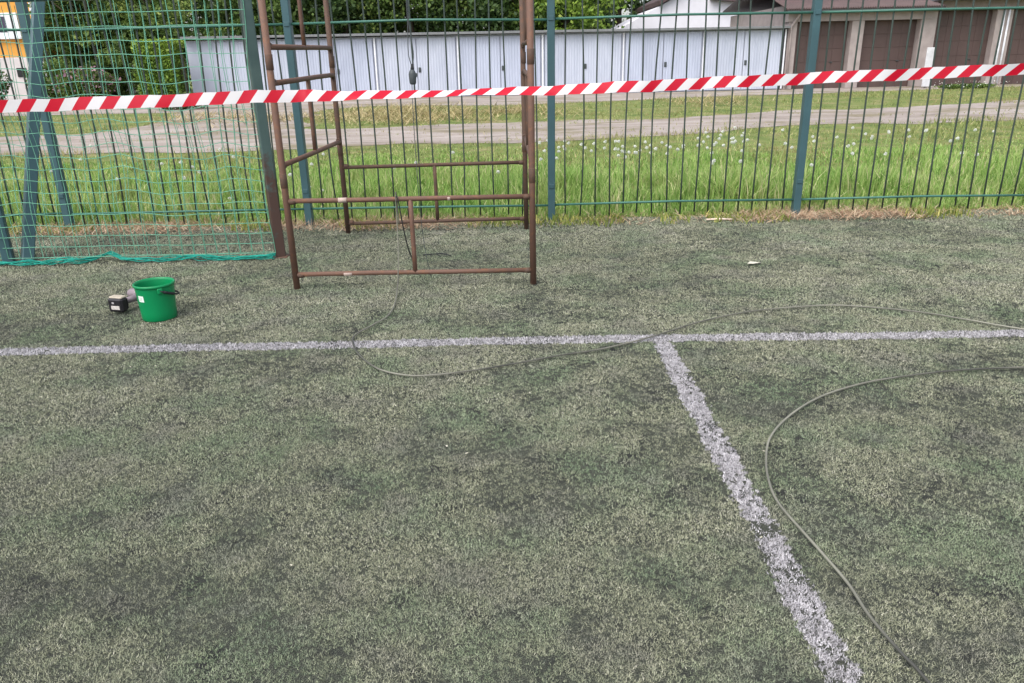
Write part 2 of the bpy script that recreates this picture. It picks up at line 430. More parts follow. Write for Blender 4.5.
SG = [(0, lin(94, 102, 58)), (.4, lin(138, 150, 88)), (.7, lin(164, 168, 108)), (1, lin(200, 188, 142))]
m_short = leafmat('short_grass_blade', SG, .25, (.55, lin(156, 140, 100), .5, .7))
XS, YS, HS = [], [], []
def add_short(n, y0, y1, lo, hi, yb=None):
    x = (RNG.random(n)*2-1)*(y1*.85+2); y = y0+(y1-y0)*RNG.random(n)
    k = ~((y > np.interp(x, *zip(*PB))+1.8*(vnoise(x, y, 1.1, 4)-.42)) & (y < np.interp(x, *zip(*PT))-1.8*(vnoise(x+8, y, 1.1, 4)-.42))) & (y < np.interp(x, *zip(*FB))+.2)
    k &= ~((y > 18.3) & (np.abs(x-np.interp(y, yy, (xl+xr)/2)) < np.interp(y, yy, (xr-xl)/2)-.3+.5*vnoise(x, y, 2)) & (RNG.random(n) < .93))
    k &= RNG.random(n) < np.clip((vnoise(x, y, .7, 4)-.28)*2.6, .05, 1)
    x, y = x[k], y[k]
    XS.append(x); YS.append(y); HS.append((lo+(hi-lo)*RNG.random(len(x)))*(.35+1.3*vnoise(x, y, .9, 3)**1.5))
add_short(50000, 11.2, 18.5, .05, .15)
add_short(90000, 18, 29.5, .05, .13)
n = 9000; x = (RNG.random(n)*2-1)*20; y = 14+8*RNG.random(n); f_ = (y-np.interp(x, *zip(*PB)))/(np.interp(x, *zip(*PT))-np.interp(x, *zip(*PB)))
k = (f_ > 0) & (f_ < 1) & (RNG.random(n) < np.clip((vnoise(x*.35, y, 1.1, 4)-.50)*6+np.where(np.abs(f_-.5) < .1, .25, 0), 0, 1)); x, y = x[k], y[k]
XS.append(x); YS.append(y); HS.append(.03+.06*RNG.random(len(x)))
x, y, h = np.concatenate(XS), np.concatenate(YS), np.concatenate(HS)
rnd = np.clip(.5+.22*RNG.normal(size=len(x))+.5*(vnoise(x, y, .5, 3)-.5), 0, 1)
stuff(blades('short_grass', x, y, tz(y)-.01, h, .012+.018*RNG.random(len(x)), .2+.6*RNG.random(len(x)), rnd, m_short, 1),
      'short patchy yellow green grass on both sides of the gravel path', 'grass')

m_hay = leafmat('hay_blade', [(0, lin(92, 80, 54)), (.3, lin(150, 136, 92)), (.6, lin(182, 166, 122)), (1, lin(214, 198, 158))], .15)
n = 11000
cx = [(-2.6, 19.9), (-1.9, 21.8), (-1, 20.8), (-.2, 22.6), (-3.6, 21.5), (-4.2, 22.8), (.3, 21.0), (-2.6, 23.6), (-8.3, 22.4), (6.2, 24.6), (-6.4, 21.2)]
ci = RNG.integers(0, len(cx), n); cxa = np.array(cx)[ci]
x = cxa[:, 0]+.8*RNG.normal(size=n); y = cxa[:, 1]+.95*RNG.normal(size=n)
k = vnoise(x, y, 1.5, 3) > .42; x, y = x[k], y[k]; n = len(x)
k = y > np.interp(x, *zip(*PT))+.1; x, y = x[k], y[k]; n = len(x)
z = tz(y)+.10*RNG.random(n)*vnoise(x, y, 1.3, 2)*2
stuff(blades('dry_grass_heaps', x, y, z, .14+.2*RNG.random(n), .012+.012*RNG.random(n), .75+.24*RNG.random(n), RNG.random(n), m_hay, 1),
      'heaps of dry cut grass lying beyond the gravel path', 'dry grass')

m_straw = leafmat('straw_blade', [(0, lin(138, 104, 84)), (.5, lin(186, 156, 128)), (1, lin(220, 202, 174))], .15)
n = 24000
x = (RNG.random(n)*2-1)*7.2; y = 7.77+.20*RNG.normal(size=n)-.014*x
k = (RNG.random(n) < np.clip((vnoise(x, y*0, 1.1, 3)-.30)*3.2+np.where(x > .8, .25, 0), .06, 1)) & (y > 7.34+.2*vnoise(x, y*0, 4)); x, y = x[k], y[k]; n = len(x)
stuff(blades('dry_straw', x, y, .004+.03*RNG.random(n), .05+.09*RNG.random(n), .005+.006*RNG.random(n), .8+.19*RNG.random(n), RNG.random(n), m_straw, 1),
      'dry pinkish straw and weeds littering the foot of the fence', 'dry grass')
m_weed = leafmat('weed_leaf', [(0, lin(98, 118, 52)), (.6, lin(146, 158, 80)), (1, lin(196, 186, 112))], .25)
n = 5200
x = (RNG.random(n)*2-1)*7.2; y = 7.74+.11*RNG.normal(size=n)-.014*x
k = vnoise(x+7, y*0, 1.6, 3) > .5; x, y = x[k], y[k]; n = len(x)
stuff(blades('low_weeds', x, y, np.zeros(n), .03+.08*RNG.random(n), .008+.01*RNG.random(n), .2+.6*RNG.random(n), RNG.random(n), m_weed, 2),
      'low yellow green weeds sprouting along the foot of the fence', 'weeds')

# dandelion clocks
m_puff = leafmat('dandelion_fluff', [(0, lin(226, 228, 222)), (1, lin(246, 246, 242))], .3)
pts = RNG.normal(size=(110, 3)); pts /= np.linalg.norm(pts, axis=1)[:, None]
head = leaves('dandelion_clock', pts*.022*RNG.random((110, 1))**.3+np.array([0, 0, .0]), .016, RNG.random(110), m_puff)
hm = head.data
m_stalk = plain('dandelion_stalk', lin(150, 170, 110))
bpy.data.objects.remove(head)
def dmesh(h):
    mb = MB(); mb.tube([(0, 0, 0), (.008, 0, h*.6), (.012, 0, h)], .003, 4)
    me0 = bpy.data.meshes.new('dandelion')
    V = np.array(mb.v); co_ = np.empty(len(hm.vertices)*3, np.float32); hm.vertices.foreach_get('co', co_); co_ = co_.reshape(-1, 3)+np.array([.012, 0, h])
    fs = mb.f+[tuple(4*i+j+len(V) for j in range(4)) for i in range(len(co_)//4)]
    me0.from_pydata([tuple(v) for v in V]+[tuple(v) for v in co_], [], fs); me0.update()
    me0.materials.append(m_stalk); me0.materials.append(m_puff)
    mi = np.zeros(len(fs), np.int32); mi[len(mb.f):] = 1; me0.polygons.foreach_set('material_index', mi)
    a = me0.attributes.new('rnd', 'FLOAT', 'POINT'); a.data.foreach_set('value', RNG.random(len(V)+len(co_)).astype(np.float32))
    return me0
DM = [dmesh(h) for h in (.24, .30, .36)]
spots = []
for (ax, ay, sx, sy, k) in ((1.75, 11.3, .38, .5, 26), (2.95, 11.9, .45, .4, 18), (.9, 11.9, .5, .5, 9), (4.4, 12.4, .8, .6, 9), (6.0, 12.2, .7, .7, 8), (.2, 11.6, .5, .8, 5), (-1.2, 10.2, .6, .7, 4),
                            (-4.4, 10.0, 1.0, .8, 7), (-2.6, 9.6, .5, .6, 4), (7.6, 12.6, .9, .6, 7), (4.2, 11.6, 1.6, .9, 14), (-3.0, 11.2, 1.6, .9, 10), (-5.6, 11.2, 1.0, .9, 6), (3.5, 9.6, .8, .5, 3), (5.2, 10.4, .8, .6, 4)):
    for _ in range(k): spots.append((random.gauss(ax, sx), min(13.4, max(8.6, random.gauss(ay, sy)))))
for i, (x, y) in enumerate(spots):
    o = bpy.data.objects.new('dandelion_clock', DM[i % 3]); COL.objects.link(o)
    o.location = (x, y, float(tz(y))-.005); o.rotation_euler = (random.gauss(0, .12), random.gauss(0, .12), random.random()*6.28)
    o.scale = (1, 1, 1) if y > 9.3 else (.9, .9, .75)
    tag(o, 'white dandelion seed head on a thin stalk in the tall grass', 'dandelion', 'dandelion clocks in the meadow grass')

# ------------------------------------------------------------------ fence
fence = thing('metal_fence', 'tall green metal rod fence with teal posts along the field edge', 'fence', (.436, 7.868, 0), R(-.798))
rs = random.Random(4)
offs = {}
for i in range(-3, 4):
    m = MB(); m.box((i*2.5, 0, 2.0), (.072, .085, 4.0), bev=.005)
    po = m.build('post', m_post, fence)
    for z in (.35, 1.92, 3.6): c = MB(); c.box((i*2.5, -.046, z), (.05, .008, .04), bev=.002); c.build('clamp', m_post, po)
    cp = MB(); cp.box((i*2.5, 0, 4.012), (.078, .091, .02), bev=.004); cp.build('cap', m_rod, po)
for i in range(-3, 3):
    x0 = i*2.5+.036; x1 = (i+1)*2.5-.036
    dz = [rs.gauss(0, .006) for _ in range(4)]
    m = MB()
    for k in range(1, 17):
        xb = i*2.5+k*2.5/17+rs.gauss(0, .006)
        lean = rs.gauss(0, .012); bend = rs.gauss(0, .012); bend2 = rs.gauss(0, .01)
        zb = .02+rs.random()*.04
        pts = []
        for q in range(9):
            z = zb+(3.9-zb)*q/8
            pts.append((xb+lean*(z-.165)/1.75+bend*math.sin(z*1.8)*(z > .16), .012+bend2*math.sin(z*1.2), z))
        m.tube(pts, .0083, 6)
    m.build('rod_panel', m_rod, fence)
    for z in (.165, 1.922, 3.68):
        r = MB(); sag = rs.gauss(0, .006)
        r.tube([(x0, -.006, z+dz[0]), ((x0+x1)/2, -.008, z+sag), (x1, -.006, z+dz[1])], .0115, 8)
        r.build('rail', m_rail, fence)

# ------------------------------------------------------------------ small goal with its net
goal = thing('football_goal', 'teal metal goal with a green net standing by the fence', 'goal', (-1.985, 6.50, 0))
m_goal, nt, b = newmat('goal_paint', .5, .4)
tc = nt.nodes.new('ShaderNodeTexCoord'); sp = nt.nodes.new('ShaderNodeSeparateXYZ'); nt.links.new(tc.outputs['Object'], sp.inputs[0])
ad = nt.nodes.new('ShaderNodeMath'); ad.operation = 'MULTIPLY_ADD'; nt.links.new(sp.outputs['Z'], ad.inputs[0]); ad.inputs[1].default_value = -.36; ad.inputs[2].default_value = .42
ad2 = nt.nodes.new('ShaderNodeMath'); ad2.operation = 'ADD'; nt.links.new(ad.outputs[0], ad2.inputs[0]); nt.links.new(noise(nt, 7, 7, .7), ad2.inputs[1])
c = ramp(nt, noise(nt, 4, 4), [(.3, lin(60, 82, 80)), (.7, lin(80, 100, 97))])
nt.links.new(mix(nt, ramp(nt, ad2.outputs[0], [(.60, (0, 0, 0)), (.74, (1, 1, 1))]), c, lin(80, 61, 54)), b.inputs['Base Color'])
def beam(name, a, bb, wdt, mat, parent, tw=0.):
    a, bb = Vector(a), Vector(bb); t = (bb-a)
    q = t.to_track_quat('Z', 'Y').to_matrix() @ Matrix.Rotation(tw, 3, 'Z')
    m = MB(); m.box((a+bb)/2, (wdt, wdt, t.length), q, bev=wdt*.08)
    return m.build(name, mat, parent)
gp = beam('goalpost', (0, 0, 0), (-.02, 0, 2.06), .082, m_goal, goal, R(28))
fp = MB(); fp.box((0, 0, .006), (.14, .14, .008), bev=.003); fp.build('foot_plate', m_rust_dark, gp)
gp = beam('goalpost', (-2.33, -.02, 0), (-2.33, 0, 2.06), .085, m_post, goal, R(20))
fp = MB(); fp.box((-2.33, -.02, .006), (.14, .14, .008), bev=.003); fp.build('foot_plate', m_rust_dark, gp)
beam('brace', (-2.20, .02, .0), (-2.15, .98, 2.16), .092, m_post, goal, R(45))
beam('crossbar', (-2.40, 0, 2.10), (.06, 0, 2.10), .082, m_post, goal)
# net: ten-centimetre mesh hung from the crossbar, loose at the sides
m_net = plain('green_net', lin(104, 160, 136), .6, .2)
net = MB()
x0, x1 = -3.0, -.02
U = int((x1-x0)/.098); Vn = int(2.02/.094)
def npnt(i, j):
    u_ = x0+(x1-x0)*i/U; v_ = .05+2.02*j/Vn
    s = math.sin(math.pi*j/Vn)
    return (u_+.018*math.sin(j*.6+i*.9)*s+.03*s*math.sin(i*.35), -.055-.07*s*math.sin(i*.3+.6)-.03*s*math.sin(j*.5),
            v_-.028*math.sin(math.pi*(i % 9)/9)*s-.05*(i/U)*s+.012*math.sin(i*1.3+j*.4)*s)
G_ = [[npnt(i, j) for j in range(Vn+1)] for i in range(U+1)]
for i in range(U+1): net.tube([p for p in G_[i]],  .0034, 3, False)
for j in range(Vn+1): net.tube([G_[i][j] for i in range(U+1)],  .0034, 3, False)
no = net.build('net', m_net, goal)
nb = MB()
G2 = [[(p[0]+.045, p[1]+.16+.02*math.sin(i*.5), p[2]-.03) for j, p in enumerate(G_[i])] for i in range(U)]
for i in range(0, U, 1): nb.tube(G2[i], .0026, 3, False)
for j in range(0, Vn+1, 40): nb.tube([G2[i][j] for i in range(U)], .0022, 3, False)
nb.build('net', m_net, goal)
# the gathered foot of the net lying on the turf
m_rope = plain('net_rope', lin(34, 140, 124), .6, .2, .25, 40)
rp = MB()
for s in range(11):
    rr_ = random.Random(s); pts = []
    p0, p1, p2 = rr_.random()*6, rr_.random()*6, rr_.random()*6
    for i in range(90):
        u_ = -3.0+2.98*i/89
        base = -.10+.10*math.exp(-((u_+1.5)/.14)**2)-.02*math.sin(u_*2.3)
        thick = .55+.45*math.sin(u_*3.1+1)**2
        pts.append((u_, base+thick*(.045*math.sin(u_*(9+s % 4)+p0)+.018*math.sin(u_*23+p1)+.008*math.sin(u_*51+p2)), .012+thick*(.020+.020*math.sin(u_*(11+s % 3)+p2))+.05*math.exp(-((u_+1.45)/.10)**2)))
    rp.tube(pts, .0038, 5)
rp.build('gathered_hem', m_rope, no)

# ------------------------------------------------------------------ scaffold tower
tower = thing('scaffold_tower', 'rusty brown tubular scaffold tower with open frames in front of the fence', 'scaffold', (-.705, 6.45, 0))
XL, XR, YF, YB = -.872, .872, -.98, .98
m_scuff = plain('white_paint_mark', lin(188, 168, 158), .8, .2, .1, 60)
for (x, y, base) in ((XL, YF, 0), (XR, YF, 0), (XL, YB, 0), (XR, YB, 0)):
    jx = random.gauss(0, .006)
    m = MB(); m.tube([(x, y, base), (x+jx*.4, y, .8), (x+jx, y, 2.42)], .0235, 14)
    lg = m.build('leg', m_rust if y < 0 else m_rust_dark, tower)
    for z in (.79, 1.575): s = MB(); s.tube([(x+jx*.5, y, z-.05), (x+jx*.5, y, z-.048), (x+jx*.5, y, z+.048), (x+jx*.5, y, z+.05)], [.0235, .0255, .0255, .0235], 14); s.build('coupling_sleeve', m_rust_dark, lg)
    for z in (.105, .642):
        s = MB(); s.tube([(x+(.02 if x < 0 else -.02), y, z), (x+(.065 if x < 0 else -.065), y, z)], [.0225, .0185], 10); s.build('weld_collar', m_rust_dark, lg)
    for z in (.885, 1.452, 1.682, 2.24):
        yy = .02 if y < 0 else -.02
        s = MB(); s.tube([(x+jx*.6, y+yy, z), (x+jx*.6, y+yy*3., z)], [.0222, .019], 10); s.build('weld_collar', m_rust_dark, lg)
def bar(a, bb, r=.0175, mat=m_rust, name='crossbar'):
    m = MB(); a, bb = Vector(a), Vector(bb)
    m.tube([a, a.lerp(bb, .33)+Vector((0, 0, random.gauss(0, .0014))), a.lerp(bb, .66)+Vector((0, 0, random.gauss(0, .0014))), bb], r, 12)
    return m.build(name, mat, tower)
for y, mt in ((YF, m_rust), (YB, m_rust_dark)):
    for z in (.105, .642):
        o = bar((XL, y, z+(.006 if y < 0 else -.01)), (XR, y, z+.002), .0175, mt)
        if y < 0:
            s = MB(); xx = -.475 if z > .3 else -.485
            s.tube([(xx-.03, y, z+.0045), (xx+.03, y, z+.0045)], .0181, 12); s.build('paint_mark', m_scuff, o)
            if z > .3:
                s = MB(); s.tube([(.27, y, z+.003), (.29, y, z+.003)], .0181, 12); s.build('paint_mark', m_scuff, o)
    bar((.008, y, .105), (.005, y, .642), .017, mt, 'centre_post')
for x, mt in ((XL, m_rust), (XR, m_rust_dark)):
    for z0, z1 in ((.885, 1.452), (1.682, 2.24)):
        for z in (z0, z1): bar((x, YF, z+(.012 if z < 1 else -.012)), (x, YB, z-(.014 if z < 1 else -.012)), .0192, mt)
        bar((x, 0, z0), (x, 0, z1), .016, mt, 'centre_post')

# grey cable: hangs inside the tower, then runs across the turf and back
def smooth(P, n=8):
    out = []
    P = [np.array(p, float) for p in P]; P = [2*P[0]-P[1]]+P+[2*P[-1]-P[-2]]
    for i in range(1, len(P)-2):
        for k in range(n):
            t = k/n; a, b_, c_, d_ = P[i-1:i+3]
            out.append(.5*((2*b_)+(-a+c_)*t+(2*a-5*b_+4*c_-d_)*t*t+(-a+3*b_-3*c_+d_)*t**3))
    out.append(P[-2]); return out
m_cable, nt, b = newmat('grey_cable', .55, .35)
nt.links.new(ramp(nt, noise(nt, 1.1, 5), [(.38, lin(72, 72, 67)), (.62, lin(138, 137, 124))]), b.inputs['Base Color'])
ground_run = [(-.84, 5.64), (-.80, 5.06), (-.81, 4.78), (-.88, 4.60), (-.955, 4.42), (-.94, 4.26), (-.85, 4.04), (-.72, 3.85), (-.57, 3.76), (-.44, 3.75), (-.23, 3.80), (.04, 3.90), (.27, 4.0), (.5, 4.08), (.75, 4.22),
              (.95, 4.36), (1.17, 4.52), (1.47, 4.68), (1.75, 4.76), (2.09, 4.80), (2.33, 4.74), (2.59, 4.62), (2.81, 4.44), (3.02, 4.26), (3.5, 3.95), (3.75, 3.8), (3.55, 3.70), (3.0, 3.69),
              (2.66, 3.68), (2.31, 3.66), (1.97, 3.59), (1.73, 3.51), (1.48, 3.37), (1.27, 3.18), (1.11, 2.97), (1.02, 2.75), (.975, 2.55), (.97, 2.42), (.99, 2.27), (1.015, 2.1), (1.03, 1.97), (1.03, 1.83), (1.05, 1.68), (1.07, 1.57), (1.1, 1.2), (1.0, .7)]
cpts = [(-.80, 5.53, .45), (-.80, 5.49, .655), (-.80, 5.455, .662), (-.805, 5.435, .3), (-.82, 5.40, .05)]
cpts += [(x*.989, y*.989, .017) for x, y in ground_run[1:]]
cb = MB(); cb.tube(smooth(cpts[:5], 6)[:-1]+smooth(cpts[4:], 7), [.0042]*24+[.0048]*(len(smooth(cpts[:5], 6))-1+len(smooth(cpts[4:], 7))-24), 8)
tag(cb.build('power_cable', m_cable), 'long grey cable winding over the turf from the scaffold', 'cable')
# a short black cord hooked over the front rail
ck = MB(); ck.tube(smooth([(-.80, 5.50, .61), (-.79, 5.445, .672), (-.775, 5.43, .60), (-.76, 5.44, .45), (-.74, 5.47, .30), (-.715, 5.52, .18)], 6), .0042, 6)
m_black = plain('black_rubber', lin(38, 40, 42), .6, .3)
tag(ck.build('black_cord', m_black), 'thin black cord hooked over the front scaffold rail', 'cord')

# plug on a doubled cord hanging inside the tower
plug = thing('hanging_connector', 'dark grey connector dangling on a doubled cord inside the scaffold', 'connector', (-.645, 5.6, 1.41))
m_dgrey = plain('dark_grey_plastic', lin(74, 80, 82), .5, .35, .15, 20)
m = MB(); m.lathe([(.002, 0), (.018, .002), (.023, .012), (.025, .04), (.026, .07), (.020, .088), (.012, .098), (.002, .10)], n=14); m.box((.022, 0, .062), (.022, .022, .03), bev=.006); m.build('housing', m_dgrey, plug)
m = MB(); m.tube([(0, 0, .092), (.002, 0, .105), (.003, 0, .135)], [.012, .013, .008], 10); m.build('cord_gland', m_black, plug)
m = MB(); m.tube(smooth([(-.004, 0, .13), (-.018, 0, .20), (-.014, 0, .33), (-.010, 0, .45), (-.010, 0, 1.02)], 5), .0032, 6); m.build('cord', m_dgrey, plug)
m = MB(); m.tube(smooth([(.006, 0, .13), (.016, 0, .20), (.004, 0, .33), (-.004, .004, .45), (-.004, .004, 1.02)], 5), .0032, 6)
m.build('cord', m_dgrey, plug)
m = MB(); m.tube(smooth([(-.008, 0, .005), (-.012, .0, -.3), (-.008, .01, -.8), (.01, .02, -1.15), (.045, .03, -1.385)], 6), .0026, 6); m.build('tail_cord', m_dgrey, plug)

# ------------------------------------------------------------------ barrier tape
m_tape, nt, b = newmat('barrier_tape', .35, .4)
uv = nt.nodes.new('ShaderNodeUVMap'); uv.uv_map = 'UVMap'
sx = nt.nodes.new('ShaderNodeSeparateXYZ'); nt.links.new(uv.outputs[0], sx.inputs[0])
m1 = nt.nodes.new('ShaderNodeMath'); m1.operation = 'MULTIPLY_ADD'; nt.links.new(sx.outputs['Y'], m1.inputs[0]); m1.inputs[1].default_value = 0.; nt.links.new(sx.outputs['X'], m1.inputs[2])
m2 = nt.nodes.new('ShaderNodeMath'); m2.operation = 'DIVIDE'; nt.links.new(m1.outputs[0], m2.inputs[0]); m2.inputs[1].default_value = .145
m3 = nt.nodes.new('ShaderNodeMath'); m3.operation = 'FRACT'; nt.links.new(m2.outputs[0], m3.inputs[0])
stripe = ramp(nt, m3.outputs[0], [(0, lin(208, 22, 50)), (.495, lin(208, 22, 50)), (.515, lin(236, 232, 234)), (.985, lin(236, 232, 234)), (1, lin(208, 22, 50))])
nt.links.new(stripe, b.inputs['Base Color'])
tl = nt.nodes.new('ShaderNodeBsdfTranslucent'); nt.links.new(stripe, tl.inputs['Color'])
ms = nt.nodes.new('ShaderNodeMixShader'); ms.inputs[0].default_value = .25
nt.links.new(b.outputs[0], ms.inputs[1]); nt.links.new(tl.outputs[0], ms.inputs[2]); nt.links.new(ms.outputs[0], nt.nodes['Material Output'].inputs['Surface'])
ctrl = [(-6.5, 4.0, 1.40, 0), (-2.74, 4.28, 1.396, 0), (-1.30, 4.36, 1.413, .05), (-1.05, 4.38, 1.411, .45), (-.85, 4.45, 1.404, .95), (-.25, 4.65, 1.40, .98), (.0, 4.7, 1.40, .85), (.35, 4.75, 1.40, .5), (.75, 4.78, 1.408, .3), (1.2, 4.8, 1.418, .12), (1.9, 4.8, 1.434, 0), (3.0, 4.8, 1.457, 0), (6.5, 4.8, 1.55, 0)]
cp = smooth([(*c[:3],) for c in ctrl], 24); rot = np.interp([p[0] for p in cp], [c[0] for c in ctrl], [c[3] for c in ctrl])
V = []; UVs = []; L = 0
for i, p in enumerate(cp):
    if i: L += float(np.linalg.norm(cp[i]-cp[i-1]))
    a = rot[i]+.10*math.sin(L*3.1)+.05*math.sin(L*8.3); wob = .003*math.sin(L*9)+.0025*math.sin(L*21)+.0015*math.sin(L*43)
    for k, vv in enumerate((-1, -.5, 0, .5, 1)):
        hw = .0325*vv
        fold = .008*abs(vv)*math.sin(a)
        V.append((p[0], p[1]+math.sin(a)*hw+wob*vv+fold, p[2]-.016+math.cos(a)*hw+wob*.6)); UVs.append((L-np.interp(p[0], (-2.6, -1.3, .4, 2), (.78, .78, 1.0, 1.1))*hw, hw))
n = len(cp); Fq = np.concatenate([np.stack([np.arange(n-1)*5+k, np.arange(1, n)*5+k, np.arange(1, n)*5+k+1, np.arange(n-1)*5+k+1], 1) for k in range(4)])
to = npmesh('barrier_tape', np.array(V), F4=Fq, mat=m_tape, smooth=True)
ul = to.data.uv_layers.new(name='UVMap'); li = np.empty(len(to.data.loops), np.int32); to.data.loops.foreach_get('vertex_index', li)
ul.data.foreach_set('uv', np.array(UVs, np.float32)[li].ravel())
tag(to, 'red and white striped barrier tape stretched across in front of the scaffold', 'barrier tape')

# ------------------------------------------------------------------ bucket and cordless tool
bk = thing('plastic_bucket', 'round green plastic bucket with black handle and white sticker on the turf', 'bucket', (-2.325, 4.845, .004), R(0))
bk.scale = (.955, .955, .97)
m_bk = plain('green_plastic', lin(0, 132, 78), .38, .45, .06, 5)
m = MB()
m.lathe([(.001, .004), (.104, .004), (.108, .0), (.112, .006), (.1145, .05), (.122, .17), (.126, .226), (.1265, .232), (.133, .233), (.1345, .240), (.133, .248), (.129, .251), (.123, .248), (.121, .235), (.116, .16), (.109, .03), (.107, .012), (.001, .012)], n=56)
m.build('pail', m_bk, bk)
m = MB()
for a in (R(-52), R(128)):
    ca, sa = math.cos(a), math.sin(a)
    m.box((ca*.131, sa*.131, .213), (.014, .034, .036), Matrix.Rotation(a, 3, 'Z'), bev=.004)
m.build('handle_lug', m_bk, bk)
# handle hangs down on the near right side
m = MB(); pts = []
A = Vector((math.cos(R(-52))*.137, math.sin(R(-52))*.137, .213)); B_ = Vector((math.cos(R(128))*.137, math.sin(R(128))*.137, .213))
ax = (A-B_).normalized(); side = Vector((-ax.y, ax.x, 0))
if side.x < 0: side = -side
for k in range(25):
    t_ = math.pi*k/24
    drop = math.sin(t_)
    pts.append((A+B_)/2+ax*(.137*math.cos(t_))+side*(.146*drop)+Vector((0, 0, -.062*drop)))
m.tube(pts, .0055, 8); hd = m.build('handle', m_black, bk)
m = MB(); m.tube(pts[1:6], .009, 10); m.build('grip', m_black, hd)
m_lab = plain('white_sticker', lin(228, 240, 232), .5, .3, .05, 60)
m = MB(); a0, a1 = R(240-7), R(240+15)
for k in range(6):
    aa, ab = a0+(a1-a0)*k/6, a0+(a1-a0)*(k+1)/6
    f0, f1 = .1212, .1240
    m.quad((math.cos(aa)*f0, math.sin(aa)*f0, .142), (math.cos(ab)*f0, math.sin(ab)*f0, .142), (math.cos(ab)*f1, math.sin(ab)*f1, .184), (math.cos(aa)*f1, math.sin(aa)*f1, .184))
stk = m.build('sticker', m_lab, bk)
m = MB(); fz = .1292
for z_, q0, q1 in ((.172, .2, .8), (.163, .3, .7), (.154, .15, .6)):
    aa, ab = a0+(a1-a0)*q0, a0+(a1-a0)*q1; fz = .1212+.0028*(z_-.142)/.042+.0012
    am = (aa+ab)/2
    m.quad((math.cos(aa)*fz, math.sin(aa)*fz, z_-.002), (math.cos(ab)*fz, math.sin(ab)*fz, z_-.002), (math.cos(ab)*fz, math.sin(ab)*fz, z_+.002), (math.cos(aa)*fz, math.sin(aa)*fz, z_+.002))
m.build('print_line', plain('pale_print', lin(190, 196, 180)), stk)

tool = thing('cordless_drill', 'grey cordless drill lying with its black battery towards us beside the bucket', 'drill', (-2.645, 4.955, .012), R(-15))
m_tool = plain('grey_tool_plastic', lin(136, 124, 130), .5, .35, .15, 25)
m_bat = plain('black_battery_plastic', lin(34, 32, 36), .45, .4, .15, 30)
m = MB(); m.box((0, 0, .055), (.115, .06, .095), bev=.012); m.box((0, .036, .055), (.10, .02, .08), bev=.008); bt = m.build('battery_pack', m_bat, tool)
m = MB(); m.box((.004, -.0312, .040), (.066, .002, .026), bev=.0005); m.build('label', plain('battery_label', lin(196, 190, 184), .5, .3, .2, 80), bt)
m = MB(); m.box((-.01, -.0312, .072), (.018, .002, .012), bev=.0005); m.build('logo_mark', plain('battery_logo', lin(170, 166, 166)), bt)
m = MB(); m.box((0, .01, .104), (.10, .055, .016), bev=.006); m.build('battery_release', plain('light_grey_plastic', lin(176, 166, 150)), bt)
m = MB(); m.tube([(.0, .04, .060), (.02, .10, .062), (.035, .16, .066)], [.024, .021, .025], 14); m.build('handle', m_tool, tool)
m = MB(); m.tube([(-.07, .20, .072), (-.05, .20, .072), (.06, .20, .072), (.10, .20, .072)], [.026, .036, .038, .030], 18); m.build('motor_body', m_tool, tool)
m = MB(); m.tube([(.10, .20, .072), (.13, .20, .072), (.155, .20, .072), (.168, .20, .072)], [.022, .024, .018, .009], 14); m.build('chuck', m_bat, tool)

# small things lying about
m = MB(); m.tube([(-.13, .01, .02), (0, 0, .024), (.13, -.008, .021)], [.008, .011, .008], 8)
o = m.build('wooden_stick', plain('pale_wood', lin(226, 206, 190), .7, .2, .1, 30)); o.location = (2.10, 7.60, .0)
tag(o, 'pale bare stick lying in dry straw below the fence', 'stick')
m = MB(); m.add([(-.06, 0, .016), (-.02, -.022, .02), (.03, -.018, .026), (.065, .01, .017), (.02, .024, .022), (-.03, .02, .03)], [(0, 1, 2, 5), (5, 2, 4), (2, 3, 4)])
o = m.build('paper_scrap', plain('scrap_paper', lin(196, 192, 176), .8, .2)); o.location = (1.92, 5.86, 0)
tag(o, 'crumpled white paper scrap on the turf right of the scaffold', 'paper')
m = MB(); m.tube(smooth([(-.12, .02, .018), (-.04, -.01, .03), (.05, .02, .024), (.12, -.03, .018)], 5), .005, 6); m.tube([(.0, 0, .026), (.04, -.06, .02)], .0035, 5)
o = m.build('twig', m_black); o.location = (-.62, 6.36, 0); tag(o, 'small dark twig lying on the turf inside the scaffold base', 'twig')

# ------------------------------------------------------------------ garages
def corr(mb, x0, x1, y, z0, z1, pitch=.10, depth=.011):
    """trapezoid-corrugated sheet facing -Y"""
    n = max(2, int((x1-x0)/pitch)); p = (x1-x0)/n; V = []
    for i in range(n):
        for q, dpt in ((0, 0), (.38, 0), (.5, 1), (.88, 1)): V.append((x0+(i+q)*p, y-depth*dpt))
    V.append((x1, y)); vs = [(x, yy, z) for z in (z0, z1) for x, yy in V]; k = len(V)
    mb.add(vs, [(i, i+1, k+i+1, k+i) for i in range(k-1)])
def sheet(name, c, dirt):
    m, nt, b = newmat(name, .5, .35)
    f = ramp(nt, noise(nt, 1.3, 6, .65, vscale=(1.2, 1, .35)), [(.42, (0, 0, 0)), (.75, (1, 1, 1))])
    nt.links.new(mix(nt, f, c, dirt), b.inputs['Base Color']); return m
m_blue = sheet('pale_blue_sheet', lin(183, 190, 208), lin(163, 170, 188))
m_blue2 = sheet('lilac_sheet', lin(188, 194, 209), lin(168, 175, 191))
m_whitep = plain('white_strip', lin(226, 228, 234))
m_fascia = plain('grey_fascia', lin(120, 122, 124), .6, .3)
m_roofd = plain('roof_felt', lin(84, 86, 88), .8, .2)
m_beige = plain('beige_render', lin(164, 153, 150), .9, .15, .14, 3)
m_brown = sheet('brown_panel', lin(90, 73, 70), lin(78, 64, 61))
gar = thing('garage_row', 'long row of pale blue sheet metal garages under a grey flat roof', 'garages', (0, 31, .3))
